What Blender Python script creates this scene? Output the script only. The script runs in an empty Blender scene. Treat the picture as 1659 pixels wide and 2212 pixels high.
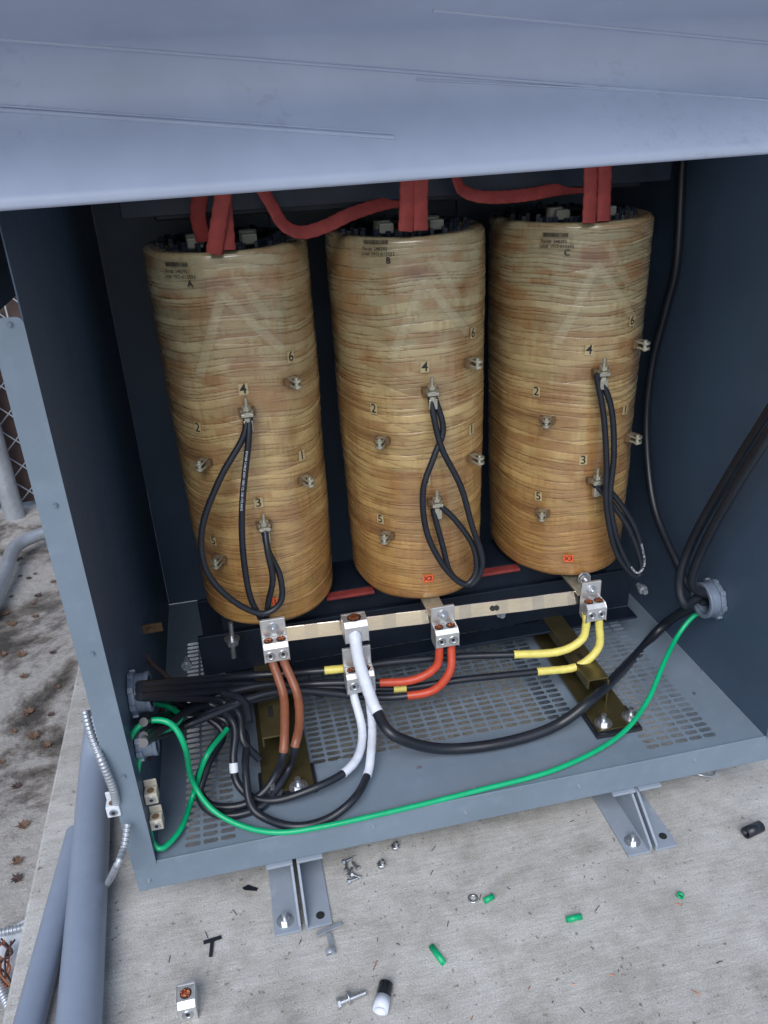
import bpy, math, random
import numpy as np
from mathutils import Vector, Matrix
from mathutils.bvhtree import BVHTree
random.seed(7); rng=np.random.default_rng(5)
scene=bpy.context.scene
# ------------------------------------------------------------------ camera
CAM=np.array([0.2887,-1.2114,1.3005]); YAW,PIT,ROL,F=0.1900,0.4529,-0.0538,1724.64
fw=np.array([math.sin(YAW)*math.cos(PIT),math.cos(YAW)*math.cos(PIT),-math.sin(PIT)])
r0=np.array([math.cos(YAW),-math.sin(YAW),0.]); u0=np.cross(r0,fw)
rt=math.cos(ROL)*r0+math.sin(ROL)*u0; up=-math.sin(ROL)*r0+math.cos(ROL)*u0
cd=bpy.data.cameras.new("camera"); cam=bpy.data.objects.new("camera",cd); scene.collection.objects.link(cam)
cam.matrix_world=Matrix(((rt[0],up[0],-fw[0],CAM[0]),(rt[1],up[1],-fw[1],CAM[1]),(rt[2],up[2],-fw[2],CAM[2]),(0,0,0,1)))
cd.sensor_width=36; cd.lens=36*F/2212; cd.clip_end=300; cd.clip_start=.02
scene.camera=cam
# survey helpers: measured sight lines cut with real planes of the cabinet
def ray(u,v): return fw+rt*((u-829.5)/F)-up*((v-1106)/F)
def PY(u,v,y): d=ray(u,v); return Vector(CAM+d*((y-CAM[1])/d[1]))
def PZ(u,v,z): d=ray(u,v); return Vector(CAM+d*((z-CAM[2])/d[2]))
def PX(u,v,x): d=ray(u,v); return Vector(CAM+d*((x-CAM[0])/d[0]))
G=-0.17          # pad level
W=1.378; XL=0.022
YB=0.98; ZTOP=1.5
LIP=0.07
# ------------------------------------------------------------------ materials
class NT:
    def __init__(s,name):
        s.m=bpy.data.materials.new(name); s.m.use_nodes=True; s.t=s.m.node_tree; s.n=s.t.nodes; s.l=s.t.links
        s.b=s.n['Principled BSDF']; s.out=s.n['Material Output']
    def new(s,typ,**k):
        n=s.n.new(typ)
        for a,b in k.items(): setattr(n,a,b)
        return n
    def math(s,op,a,b=None,c=None):
        n=s.new('ShaderNodeMath',operation=op)
        for i,x in enumerate((a,b,c)):
            if x is None: continue
            if isinstance(x,(int,float)): n.inputs[i].default_value=x
            else: s.l.new(x,n.inputs[i])
        return n.outputs[0]
    def pos(s,scale=(1,1,1)):
        g=s.new('ShaderNodeNewGeometry'); mp=s.new('ShaderNodeMapping'); mp.inputs['Scale'].default_value=scale
        s.l.new(g.outputs['Position'],mp.inputs[0]); return mp.outputs[0]
    def obj(s,scale=(1,1,1)):
        g=s.new('ShaderNodeTexCoord'); mp=s.new('ShaderNodeMapping'); mp.inputs['Scale'].default_value=scale
        s.l.new(g.outputs['Object'],mp.inputs[0]); return mp.outputs[0]
    def noise(s,vec,scale,detail=4,rough=.6,dist=0):
        n=s.new('ShaderNodeTexNoise'); n.inputs['Scale'].default_value=scale; n.inputs['Detail'].default_value=detail
        n.inputs['Roughness'].default_value=rough; n.inputs['Distortion'].default_value=dist
        s.l.new(vec,n.inputs['Vector']); return n.outputs['Fac']
    def ramp(s,fac,stops):
        n=s.new('ShaderNodeValToRGB'); e=n.color_ramp.elements
        while len(e)<len(stops): e.new(.5)
        for i,(p,c) in enumerate(stops):
            e[i].position=p; e[i].color=c if len(c)==4 else (*c,1)
        s.l.new(fac,n.inputs[0]); return n.outputs[0]
    def mix(s,fac,a,b,mode='MIX'):
        n=s.new('ShaderNodeMix',data_type='RGBA',blend_type=mode)
        if isinstance(fac,(int,float)): n.inputs[0].default_value=fac
        else: s.l.new(fac,n.inputs[0])
        for i,x in ((6,a),(7,b)):
            if isinstance(x,tuple): n.inputs[i].default_value=x if len(x)==4 else (*x,1)
            else: s.l.new(x,n.inputs[i])
        return n.outputs[2]
    def bump(s,h,strength=.3,dist=.002):
        n=s.new('ShaderNodeBump'); n.inputs['Strength'].default_value=strength; n.inputs['Distance'].default_value=dist
        s.l.new(h,n.inputs['Height']); s.l.new(n.outputs[0],s.b.inputs['Normal'])
    def set(s,**k):
        for a,b in k.items():
            i=s.b.inputs[{'col':'Base Color','rough':'Roughness','metal':'Metallic','coat':'Coat Weight','spec':'Specular IOR Level'}[a]]
            if isinstance(b,(int,float)): i.default_value=b
            elif isinstance(b,tuple): i.default_value=b if len(b)==4 else (*b,1)
            else: s.l.new(b,i)
        return s
def simple(name,col,rough=.5,metal=0,var=.25,sc=60,coat=0,bump=.1,spec=.5,aniso=(1,1,1)):
    t=NT(name); p=t.obj(aniso); n=t.noise(p,sc,5,.65); n2=t.noise(p,sc*.15,3,.6)
    k=t.math('ADD',t.math('MULTIPLY',n,.6),t.math('MULTIPLY',n2,.6))
    lo=tuple(c*(1-var) for c in col[:3]); hi=tuple(min(1,c*(1+var)) for c in col[:3])
    c=t.ramp(k,[(.35,lo),(.8,hi)])
    rr=t.math('ADD',t.math('MULTIPLY',n2,.25),rough-.12)
    t.set(col=c,rough=rr,metal=metal,coat=coat,spec=spec); t.bump(n,bump,.001); return t.m
def paint(name,col,dust=.25,smudge=0):
    t=NT(name); p=t.pos()
    big=t.noise(p,3,4,.6); fine=t.noise(p,220,2,.5); mid=t.noise(p,22,5,.7)
    c=t.ramp(big,[(.3,tuple(x*.88 for x in col)),(.7,tuple(min(1,x*1.1) for x in col))])
    d=t.ramp(mid,[(.52,(0,0,0)),(.75,(1,1,1))])
    c=t.mix(t.math('MULTIPLY',d,dust),c,tuple(min(1,x*1.4+.03) for x in col))
    if smudge:
        sm=t.ramp(t.noise(t.pos((1,1,1.4)),60,4,.6,.8),[(.54,(0,0,0)),(.70,(1,1,1))])
        loc=t.ramp(t.noise(p,6.5,1,.5),[(.56,(0,0,0)),(.68,(1,1,1))])
        c=t.mix(t.math('MULTIPLY',t.math('MULTIPLY',sm,loc),smudge),c,tuple(x*.6 for x in col))
    t.set(col=c,rough=t.math('ADD',.32,t.math('MULTIPLY',mid,.25)),spec=.45); t.bump(fine,.12,.0006); return t
C_GREY=(.175,.225,.285)
M_paint=paint('grey_enamel',C_GREY).m
M_wall=paint('grey_enamel_shaded',(.060,.095,.150),.10).m  # darker navy copy: interior shade and blue haze put into the colour
M_hood=paint('pale_enamel',(.50,.565,.73),.05,.30).m
M_foot=paint('foot_enamel',(.27,.31,.37),.5).m
M_black=simple('black_rubber',(.013,.016,.024),.36,0,.3,90,spec=.5)
M_darkcab=simple('core_steel_dark',(.011,.018,.033),.45,.3,.4,30)
M_white=simple('white_tape',(.66,.70,.80),.45,0,.12,140)
M_yellow=simple('yellow_tape',(.74,.64,.16),.42,0,.15,140)
M_orange=simple('orange_tape',(.52,.065,.03),.4,0,.15,140)
M_brown=simple('brown_tape',(.24,.085,.045),.4,0,.2,140)
M_green=simple('green_jacket',(.0,.38,.16),.35,0,.15,80)
M_red=simple('red_silicone_sleeve',(.21,.036,.034),.62,0,.4,40,bump=.4,spec=.25)
M_alu=simple('aluminium_lug',(.62,.62,.62),.36,.7,.18,120,bump=.2)
M_alud=simple('lug_dark',(.03,.03,.03),.5,.3)
M_zinc=simple('zinc_steel',(.55,.57,.60),.3,.9,.25,100)
M_brass=simple('plated_terminal',(.50,.48,.39),.34,.7,.25,120)
M_bus=simple('tin_busbar',(.78,.72,.66),.20,1,.30,9,bump=.25,aniso=(.35,1,1))
M_copper=simple('copper_strand',(.75,.27,.13),.3,.9,.3,200)
M_olive=simple('yellow_zinc_channel',(.115,.095,.045),.30,.65,.5,14,bump=.1)
M_pvc=simple('grey_pvc',(.22,.26,.34),.38,0,.1,20,bump=.05)
M_fit=simple('conduit_hub',(.16,.20,.27),.35,.1,.15,60)
M_galv=simple('galvanised',(.42,.45,.50),.42,.6,.2,50)
M_leaf=simple('dry_leaf',(.14,.08,.05),.7,0,.5,60)
M_paper=simple('paper',(.62,.66,.72),.7,0,.1,30)
M_ink=simple('black_ink',(.014,.013,.012),.6,0,.1)
M_tagbg=simple('amber_tag',(.48,.38,.21),.4,0,.1,90)
M_tagor=simple('orange_tag',(.85,.13,.04),.5,0,.1,90)
M_slat=simple('brown_slat',(.06,.035,.032),.7,0,.3,30)
M_beige=simple('beige_block',(.15,.155,.14),.55,0,.2,50)
M_lugb=simple('plated_ground_lug',(.50,.47,.40),.4,.3,.2,50)
M_coilroot=simple('stained_tape',(.15,.09,.045),.5,0,.3,60)
# coil varnish
t=NT('varnished_winding'); a=t.new('ShaderNodeAttribute',attribute_name='tape_colour')
fz=t.noise(t.obj((1,1,9)),42,5,.6); dr=t.noise(t.obj((7,7,1)),18,3,.55); bl=t.noise(t.obj((1,1,3)),14,4,.6)
k=t.ramp(fz,[(.25,(.86,.83,.78)),(.75,(1.12,1.12,1.12))])
c=t.mix(1,a.outputs['Color'],k,'MULTIPLY')
k2=t.ramp(dr,[(.35,(.78,.64,.46)),(.55,(1.05,1.05,1.05))])
msk=t.ramp(bl,[(.46,(0,0,0)),(.62,(1,1,1))])
c=t.mix(t.math('MULTIPLY',msk,.7),c,t.mix(1,c,k2,'MULTIPLY'))
t.set(col=c,rough=t.math('ADD',.16,t.math('MULTIPLY',bl,.25)),spec=.6,coat=.8); t.b.inputs['Coat Roughness'].default_value=.14
t.bump(fz,.12,.0010); M_coil=t.m
# floor grille
PXI,PYI=.0355,.0185
def grille(x0,y0):
    t=paint('perforated_enamel',C_GREY); g=t.new('ShaderNodeNewGeometry'); s=t.new('ShaderNodeSeparateXYZ'); t.l.new(g.outputs['Position'],s.inputs[0])
    fx=t.math('SUBTRACT',t.math('FRACT',t.math('DIVIDE',t.math('SUBTRACT',s.outputs[0],x0),PXI)),.5)
    fy=t.math('SUBTRACT',t.math('FRACT',t.math('DIVIDE',t.math('SUBTRACT',s.outputs[1],y0),PYI)),.5)
    dx=t.math('MAXIMUM',t.math('SUBTRACT',t.math('MULTIPLY',t.math('ABSOLUTE',fx),PXI),.0095),0.)
    dy=t.math('MULTIPLY',t.math('ABSOLUTE',fy),PYI)
    d=t.math('SQRT',t.math('ADD',t.math('MULTIPLY',dx,dx),t.math('MULTIPLY',dy,dy)))
    m=t.math('LESS_THAN',d,.0060)
    tr=t.new('ShaderNodeBsdfTransparent'); mx=t.new('ShaderNodeMixShader'); t.l.new(m,mx.inputs[0]); t.l.new(t.b.outputs[0],mx.inputs[1]); t.l.new(tr.outputs[0],mx.inputs[2]); t.l.new(mx.outputs[0],t.out.inputs[0])
    return t.m
# concrete pad
t=NT('broomed_concrete'); p=t.pos(); 
n1=t.noise(p,1.8,5,.65); n2=t.noise(p,11,6,.75); n3=t.noise(p,300,3,.75); n4=t.noise(p,90,2,.5); n5=t.noise(p,4.5,6,.7,.5)
st=t.noise(t.pos((14,130,1)),1.0,4,.7,.3); 
c=t.ramp(n1,[(.3,(.43,.42,.40)),(.7,(.60,.59,.575))])
c=t.mix(.8,c,t.ramp(n2,[(.3,(.66,.64,.61)),(.58,(1.06,1.06,1.06))]),'MULTIPLY')
c=t.mix(.75,c,t.ramp(n3,[(.3,(.58,.57,.56)),(.7,(1.25,1.25,1.25))]),'MULTIPLY')
c=t.mix(.38,c,t.ramp(st,[(.35,(.68,.66,.63)),(.65,(1.15,1.15,1.15))]),'MULTIPLY')
c=t.mix(.6,c,t.ramp(n5,[(.32,(.66,.63,.58)),(.5,(1,1,1))]),'MULTIPLY')
c=t.mix(1,c,t.ramp(n4,[(.26,(.5,.47,.43)),(.34,(1,1,1))]),'MULTIPLY')
t.set(col=c,rough=.85); t.bump(t.math('ADD',t.math('MULTIPLY',st,.5),n3),.5,.003); M_conc=t.m
t=NT('dirty_ground'); p=t.pos(); n1=t.noise(p,2.0,7,.68,.4); n2=t.noise(p,55,5,.75); n3=t.noise(p,13,6,.7)
c=t.ramp(n1,[(.38,(.06,.055,.05)),(.43,(.17,.15,.135)),(.49,(.38,.365,.35)),(.8,(.50,.48,.47))])
c=t.mix(.7,c,t.ramp(n2,[(.3,(.6,.57,.54)),(.7,(1.15,1.15,1.15))]),'MULTIPLY')
c=t.mix(.55,c,t.ramp(n3,[(.32,(.45,.38,.33)),(.45,(1.03,1.03,1.03))]),'MULTIPLY')
t.set(col=c,rough=.9); t.bump(t.math('ADD',n1,n2),.8,.01); M_dirt=t.m
# ------------------------------------------------------------------ mesh builder
class MB:
    def __init__(s): s.v=[]; s.f=[]; s.mi=[]; s.sm=[]
    def add(s,vs,fs,mi=0,smooth=False):
        o=len(s.v); s.v+= [tuple(v) for v in vs]; s.f+=[tuple(i+o for i in f) for f in fs]; s.mi+=[mi]*len(fs); s.sm+=[smooth]*len(fs)
    def box(s,c,d,R=None,mi=0):
        c=Vector(c); vs=[]
        for x in(-1,1):
            for y in(-1,1):
                for z in(-1,1):
                    q=Vector((x*d[0]/2,y*d[1]/2,z*d[2]/2)); 
                    if R: q=R@q
                    vs.append(c+q)
        s.add(vs,[(0,1,3,2),(4,6,7,5),(0,4,5,1),(2,3,7,6),(0,2,6,4),(1,5,7,3)],mi)
    def bx(s,x0,x1,y0,y1,z0,z1,mi=0): s.box(((x0+x1)/2,(y0+y1)/2,(z0+z1)/2),(x1-x0,y1-y0,z1-z0),None,mi)
    def cyl(s,a,b,r,seg=20,mi=0,r2=None,smooth=True,phase=0):
        a=Vector(a); b=Vector(b); r2=r if r2 is None else r2; d=(b-a).normalized(); x=d.orthogonal().normalized(); y=d.cross(x)
        vs=[];
        for p,rr in((a,r),(b,r2)):
            for i in range(seg):
                t=2*math.pi*i/seg+phase; vs.append(p+(x*math.cos(t)+y*math.sin(t))*rr)
        fs=[(i,(i+1)%seg,seg+(i+1)%seg,seg+i) for i in range(seg)]
        s.add(vs,fs,mi,smooth); s.add(vs[:seg],[tuple(range(seg))[::-1]],mi); s.add(vs[seg:],[tuple(range(seg))],mi)
    def hexa(s,a,b,r,mi=0): s.cyl(a,b,r,6,mi,smooth=False)
    def ring(s,c,ax,R,r,h,seg=40,mi=0):
        c=Vector(c); ax=Vector(ax).normalized(); x=ax.orthogonal().normalized(); y=ax.cross(x); vs=[]
        prof=[(R,-h/2),(R,h/2),(r,h/2),(r,-h/2)]
        for i in range(seg):
            t=2*math.pi*i/seg; e=x*math.cos(t)+y*math.sin(t)
            for q,w in prof: vs.append(c+e*q+ax*w)
        fs=[]
        for i in range(seg):
            j=(i+1)%seg
            for k in range(4): l=(k+1)%4; fs.append((i*4+k,j*4+k,j*4+l,i*4+l))
        s.add(vs,fs,mi,True)
    def tube(s,P,r,seg=14,mi=0,flat=1,upv=None,rfun=None):
        P=[Vector(p) for p in P]; n=len(P); T=[]
        for i in range(n):
            T.append((P[min(i+1,n-1)]-P[max(i-1,0)]).normalized())
        N=(Vector(upv)-T[0]*Vector(upv).dot(T[0])).normalized() if upv else T[0].orthogonal().normalized(); vs=[]
        for i in range(n):
            N=(N-T[i]*N.dot(T[i])).normalized(); B=T[i].cross(N); rr=r*(rfun(i) if rfun else 1)
            for k in range(seg):
                t=2*math.pi*k/seg; vs.append(P[i]+N*math.cos(t)*rr*flat+B*math.sin(t)*rr)
        fs=[(i*seg+k,i*seg+(k+1)%seg,(i+1)*seg+(k+1)%seg,(i+1)*seg+k) for i in range(n-1) for k in range(seg)]
        s.add(vs,fs,mi,True); s.add(vs[:seg],[tuple(range(seg))[::-1]],mi); s.add(vs[-seg:],[tuple(range(seg))],mi)
def smoothpath(P,step=.006):
    P=[Vector(p) for p in P]; Q=[P[0]*2-P[1]]+P+[P[-1]*2-P[-2]]; out=[]
    for i in range(1,len(Q)-2):
        a,b,c,d=Q[i-1:i+3]; n=max(2,int((c-b).length/step))
        for k in range(n):
            t=k/n; out.append(.5*((2*b)+(c-a)*t+(2*a-5*b+4*c-d)*t*t+(3*b-a-3*c+d)*t**3))
    out.append(P[-1]); return out
OR={}
def obj(name,mb,mats,parent=None,label=None,cat=None,group=None,kind=None,bevel=0,origin=None):
    vs=np.array(mb.v)
    me=bpy.data.meshes.new(name)
    c=vs.mean(0)
    if origin is not None: c=np.array(origin)
    elif not parent: c=np.array([c[0],c[1],vs[:,2].min()])
    me.from_pydata((vs-c).tolist(),[],mb.f); 
    for m in mats: me.materials.append(m)
    me.polygons.foreach_set('material_index',mb.mi); me.polygons.foreach_set('use_smooth',mb.sm); me.update()
    o=bpy.data.objects.new(name,me); scene.collection.objects.link(o); OR[o.name]=c
    if parent: o.parent=parent; o.location=Vector(c-OR[parent.name])
    else: o.location=Vector(c)
    if bevel:
        b=o.modifiers.new('edge','BEVEL'); b.width=bevel; b.segments=2; b.limit_method='ANGLE'; b.angle_limit=math.radians(50)
    tag(o,label,cat,group,kind); return o
def tag(o,label,cat,group=None,kind=None):
    if label:o['label']=label
    if cat:o['category']=cat
    if group:o['group']=group
    if kind:o['kind']=kind
def empty(name,loc,label,cat,group=None):
    o=bpy.data.objects.new(name,None); o.empty_display_size=.05; scene.collection.objects.link(o); o.location=Vector(loc); OR[o.name]=np.array(loc,float); tag(o,label,cat,group); return o
def textgeo(s,size,bold=0):
    cu=bpy.data.curves.new('t','FONT'); cu.body=s; cu.size=size; cu.align_x='CENTER'; cu.align_y='CENTER'; cu.resolution_u=3; cu.offset=bold
    o=bpy.data.objects.new('t',cu); scene.collection.objects.link(o); bpy.context.view_layer.update()
    me=bpy.data.meshes.new_from_object(o.evaluated_get(bpy.context.evaluated_depsgraph_get()))
    vs=[tuple(v.co) for v in me.vertices]; fs=[tuple(p.vertices) for p in me.polygons]
    bpy.data.objects.remove(o); bpy.data.curves.remove(cu); bpy.data.meshes.remove(me); return vs,fs
# ------------------------------------------------------------------ world / light
w=bpy.data.worlds.new("World"); scene.world=w; w.use_nodes=True; nt=w.node_tree
sk=nt.nodes.new('ShaderNodeTexSky'); sk.sky_type='NISHITA'; sk.sun_disc=False
EL,AZ=math.radians(46),math.radians(200)
sk.sun_elevation=EL; sk.sun_rotation=AZ; sk.air_density=1.2; sk.dust_density=1.5
nt.links.new(sk.outputs[0],nt.nodes['Background'].inputs[0]); nt.nodes['Background'].inputs[1].default_value=.15
sl=bpy.data.lights.new('sun','SUN'); sl.energy=2.4; sl.angle=math.radians(40); sl.color=(.95,.97,1.0)
so=bpy.data.objects.new('sun',sl); scene.collection.objects.link(so)
sd=Vector((math.sin(AZ)*math.cos(EL),math.cos(AZ)*math.cos(EL),math.sin(EL)))
so.rotation_euler=sd.to_track_quat('Z','Y').to_euler(); so.location=(0,-3,5)
scene.view_settings.view_transform='Standard'; scene.view_settings.look='None'; scene.view_settings.exposure=0
# ------------------------------------------------------------------ ground
GL=G-.13
mb=MB(); mb.add([(-60,-60,GL),(60,-60,GL),(60,60,GL),(-60,60,GL)],[(0,1,2,3)])
obj('ground',mb,[M_dirt],kind='structure',origin=(0,0,GL))
pa=PZ(80,1900,G); pb=PZ(168,1400,G)
xpad=(pa.x+pb.x)/2
mb=MB(); mb.bx(xpad,5,-4,1.5,GL-.05,G)
obj('concrete_pad',mb,[M_conc],kind='structure',bevel=.008,origin=(0,0,G))
# ------------------------------------------------------------------ cabinet
cab=empty('transformer_cabinet',(W/2,.5,-LIP),'grey painted steel cabinet with open front on angle feet','electrical cabinet')
gx=lambda u,v:PZ(u,v,0)
def snap(a,b,p): n=max(1,round((b-a)/p)); return a,a+n*p
regs=[]
a=gx(398,1835); b=gx(503,1800); X0,X1=snap(a.x,b.x,PXI); Y0,Y1=snap(a.y,.75,PYI); regs.append((X0,X1,Y0,Y1))
a=gx(672,1645); b=gx(1235,1530); X0,X1=snap(a.x,b.x,PXI); Y0,Y1=snap(gx(1000,1592).y,.75,PYI); regs.append((X0,X1,Y0,Y1))
a=gx(1398,1620); b=gx(1552,1590); X0,X1=snap(a.x,b.x,PXI); Y0,Y1=snap(gx(1480,1605).y,.9,PYI); regs.append((X0,X1,Y0,Y1))
xs=sorted({-.022,W}|{r[i] for r in regs for i in(0,1)}); ys=sorted({0,YB}|{r[i] for r in regs for i in(2,3)})
mb=MB()
for i in range(len(xs)-1):
    for j in range(len(ys)-1):
        cx,cy=(xs[i]+xs[i+1])/2,(ys[j]+ys[j+1])/2
        if any(r[0]<cx<r[1] and r[2]<cy<r[3] for r in regs): continue
        mb.add([(xs[i],ys[j],0),(xs[i+1],ys[j],0),(xs[i+1],ys[j+1],0),(xs[i],ys[j+1],0)],[(0,1,2,3)])
obj('floor_pan',mb,[M_paint],cab)
for r in regs:
    mb=MB(); mb.add([(r[0],r[2],0),(r[1],r[2],0),(r[1],r[3],0),(r[0],r[3],0)],[(0,1,2,3)])
    obj('vent_grille',mb,[grille(r[0],r[2])],cab)
mb=MB(); mb.bx(-.024,W+.03,-.004,.0,-LIP,.0035); mb.bx(-.024,W+.03,.0,.03,-LIP,-LIP+.003)
obj('front_lip',mb,[M_paint],cab,bevel=.0014)
zj=PY(22,684,-.001).z
mb=MB()
pr=[(-.024,-.002),(XL,-.002)]+[(XL-.010+.010*math.cos(t_),zj-.010+.010*math.sin(t_)) for t_ in np.linspace(0,math.pi/2,7)]+[(-.014+.010*math.cos(t_),zj-.010+.010*math.sin(t_)) for t_ in np.linspace(math.pi/2,math.pi,7)]
n=len(pr); vs=[(x,-.0066,z) for x,z in pr]+[(x,-.0045,z) for x,z in pr]
mb.add(vs,[tuple(range(n)),tuple(range(2*n-1,n-1,-1))]+[(i,i+n,(i+1)%n+n,(i+1)%n) for i in range(n)])
obj('front_jamb',mb,[M_paint],cab)
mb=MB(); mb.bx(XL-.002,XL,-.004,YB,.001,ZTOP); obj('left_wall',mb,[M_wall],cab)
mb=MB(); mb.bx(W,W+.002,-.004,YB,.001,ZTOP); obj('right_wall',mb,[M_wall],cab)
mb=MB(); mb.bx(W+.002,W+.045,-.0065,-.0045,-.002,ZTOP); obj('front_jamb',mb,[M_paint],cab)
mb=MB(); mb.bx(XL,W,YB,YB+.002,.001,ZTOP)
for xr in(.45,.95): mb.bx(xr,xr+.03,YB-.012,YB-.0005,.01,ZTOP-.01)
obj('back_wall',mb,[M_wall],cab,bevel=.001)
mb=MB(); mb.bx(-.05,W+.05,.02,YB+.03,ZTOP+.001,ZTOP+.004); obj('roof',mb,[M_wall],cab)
def screw(p,ax,r,par,mat=M_zinc):
    mb=MB(); p=Vector(p); ax=Vector(ax); mb.cyl(p,p+ax*.0012,r*1.5,16); mb.hexa(p+ax*.0012,p+ax*.005,r); return obj('screw',mb,[mat],par)
for u,v in((22,700),(120,1090),(200,1410),(268,1675)):
    screw(PY(u,v,-.0066),(0,-1,0),.0028,cab,M_fit)
for u,v in((322,1900),(806,1783),(1005,1753),(1250,1697),(1500,1640)):
    screw(PY(u,v,-.004),(0,-1,0),.0028,cab,M_galv)
screw(gx(1027,1713)+Vector((0,.008,0.0005)),(0,0,1),.004,cab,M_galv)
screw(gx(333,1848)+Vector((0,.004,0.0005)),(0,0,1),.003,cab,M_galv)
# hood panel hanging over the opening
YH=-.10
zl=PY(0,455,YH); zr=PY(1659,332,YH)
def zb_(x): return zl.z+(zr.z-zl.z)*(x-zl.x)/(zr.x-zl.x)
cl=PY(0,250,-.03); cr=PY(1659,165,-.03)
def zc_(x): return cl.z+(cr.z-cl.z)*(x-cl.x)/(cr.x-cl.x)
NX=60
xsn=np.linspace(-.5,2.1,NX)
grid=[]
for x in xsn:
    z0=zb_(x); zc=zc_(x); col=[(x,YH+.025,z0+.004),(x,YH+.018,z0-.001),(x,YH+.006,z0-.001),(x,YH,z0+.005)]
    zt_=zc-.01
    for k in range(1,9): col.append((x,YH+(-.03-YH)*k/8,z0+.005+(zt_-z0-.005)*k/8))
    y,z=-.03,zt_; ang=-math.atan2(.07,zt_-z0); a0=ang
    for k in range(24):
        ang=min(math.radians(76),a0+(math.radians(76)-a0)*(k+1)/20); y-=math.sin(ang)*.0055; z+=math.cos(ang)*.0055; col.append((x,y,z))  # lean and forward bend shaped to brighten the foot, darken the top
    for k in range(4): y-=math.sin(ang)*.080; z+=math.cos(ang)*.080; col.append((x,y,z))
    grid.append(col)
NR=len(grid[0]); mb=MB(); vs=[p for c_ in grid for p in c_]
fs=[(i*NR+j,(i+1)*NR+j,(i+1)*NR+j+1,i*NR+j+1) for i in range(NX-1) for j in range(NR-1)]
mb.add(vs,fs,0,True)
hood=empty('cabinet_cover',(W/2,-.03,zb_(W/2)),'pale grey sheet steel cover propped above the cabinet opening','metal cover')
ho=obj('cover_sheet',mb,[M_hood],hood)
bvh=BVHTree.FromPolygons([Vector(v) for v in vs],fs)
def hoodpt(u,v):
    d_=Vector(ray(u,v)).normalized(); h=bvh.ray_cast(Vector(CAM),d_); return h[0]-d_*.0010 if h[0] else None
for (ua,va,ub,vb,wd) in((-60,80,1720,222,.0022),(-60,233,852,298,.0028),(-60,224,852,289,.0016),(935,22,1720,99,.0022),(900,172,1720,214,.0014)):
    P=[]
    for i in range(60):
        q=hoodpt(ua+(ub-ua)*i/59,va+(vb-va)*i/59)
        if q: P.append(q)
    mb=MB(); mb.tube(P,wd,8,0,1); obj('stiffening_rib',mb,[M_hood],hood)
mb=MB(); zx=zb_(-.03)
mb.add([(-.034,0,zj-.01),(-.034,-.09,zx+.02),(-.034,-.02,ZTOP),(-.034,.6,ZTOP),(-.034,.6,zj-.01)],[(0,1,2,3,4)])
mb.bx(-.6,-.034,.0,.004,zj+.0,ZTOP)
obj('cover_cheek',mb,[M_wall],hood)
# ------------------------------------------------------------------ feet
def foot(xc,yf,lab):
    f=empty('support_foot',(xc,yf,G),lab,'metal foot','angle feet under the cabinet'); gp=.004
    for sgn in(-1,1):
        mb=MB(); x0=xc+sgn*gp
        a,b=sorted((x0,x0+sgn*.006)); 
        pts=[(yf,G+.006),(yf-.0,G+.02),(.012,-LIP-.008),(.9,-LIP-.008),(.9,G+.006)]
        vs=[(a,y,z) for y,z in pts]+[(b,y,z) for y,z in pts]; n=len(pts)
        mb.add(vs,[tuple(range(n)),tuple(range(2*n-1,n-1,-1))]+[(i,i+n,(i+1)%n+n,(i+1)%n) for i in range(n)])
        a,b=sorted((x0,x0+sgn*.055)); mb.bx(a,b,yf,.9,G+.0005,G+.006)
        mb.bx(a,b,-.012,.9,-LIP-.0075,-LIP-.0015)
        obj('steel_angle',mb,[M_foot],f,bevel=.0015)
    return f
fa=PZ(657,2012,G); fb=PZ(1408,1836,G)
f1=foot(fa.x,fa.y,'grey steel angle foot bolted down beside a steel clip')
f2=foot(fb.x,fa.y,'grey steel angle foot bolted to the concrete pad')
def anchor(p,par,name='anchor_bolt',r=.011):
    mb=MB(); p=Vector(p); mb.cyl(p,p+Vector((0,0,.002)),r*1.6,24); mb.hexa(p+Vector((0,0,.002)),p+Vector((0,0,.011)),r); mb.cyl(p+Vector((0,0,.011)),p+Vector((0,0,.025)),r*.5,12)
    return obj(name,mb,[M_zinc],par)
anchor(PZ(616,1990,G+.006),f1); anchor(PZ(1366,1818,G+.006),f2)
mb=MB(); q=PZ(692,1977,G+.0066); mb.cyl(q,q+Vector((0,0,.0004)),.009,20); obj('bolt_hole',mb,[M_alud],f1)
mb=MB(); q=PZ(1432,1806,G+.0066); mb.cyl(q,q+Vector((0,0,.0004)),.009,20); obj('bolt_hole',mb,[M_alud],f2)
# ------------------------------------------------------------------ base rails on the pan
def rail(uf,vf,wd,lab,bolts,yb=.9,h=.085,y0off=0.085):
    q=PZ(uf,vf,.006); x0,x1=q.x-wd/2,q.x+wd/2; yf=q.y
    r=empty('base_rail',(q.x,yf,0),lab,'steel channel','base rails carrying the core')
    mb=MB(); mb.bx(x0-.008,x1+.008,yf-.012,yf+.075,.0008,.010); obj('rubber_pad',mb,[M_black],r,bevel=.004)
    mb=MB(); mb.bx(x0,x1,yf,yb,.0105,.0145); ys_=yf+y0off
    xm=x0+wd*.60
    mb.bx(xm,xm+.005,ys_,yb,.0145,h); mb.bx(x0+.012,xm+.005,ys_+.005,yb,h,h+.005); mb.bx(x0+.012,x0+.017,ys_+.005,yb,h-.022,h)
    obj('channel',mb,[M_olive],r,bevel=.0015)
    mb=MB(); q2=(x0+wd*.35,ys_+.09,h+.0045)
    mb.bx(q2[0]-.006,q2[0]+.006,q2[1]-.02,q2[1]+.02,h+.0052,h+.0056); obj('slot',mb,[M_alud],r)
    for u,v in bolts:
        anchor(PZ(u,v,.015),r,'rail_bolt',.013)
    return r
rail(625,1712,.110,'olive plated steel channel on black rubber pad',[(590,1712),(645,1700)])
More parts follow.
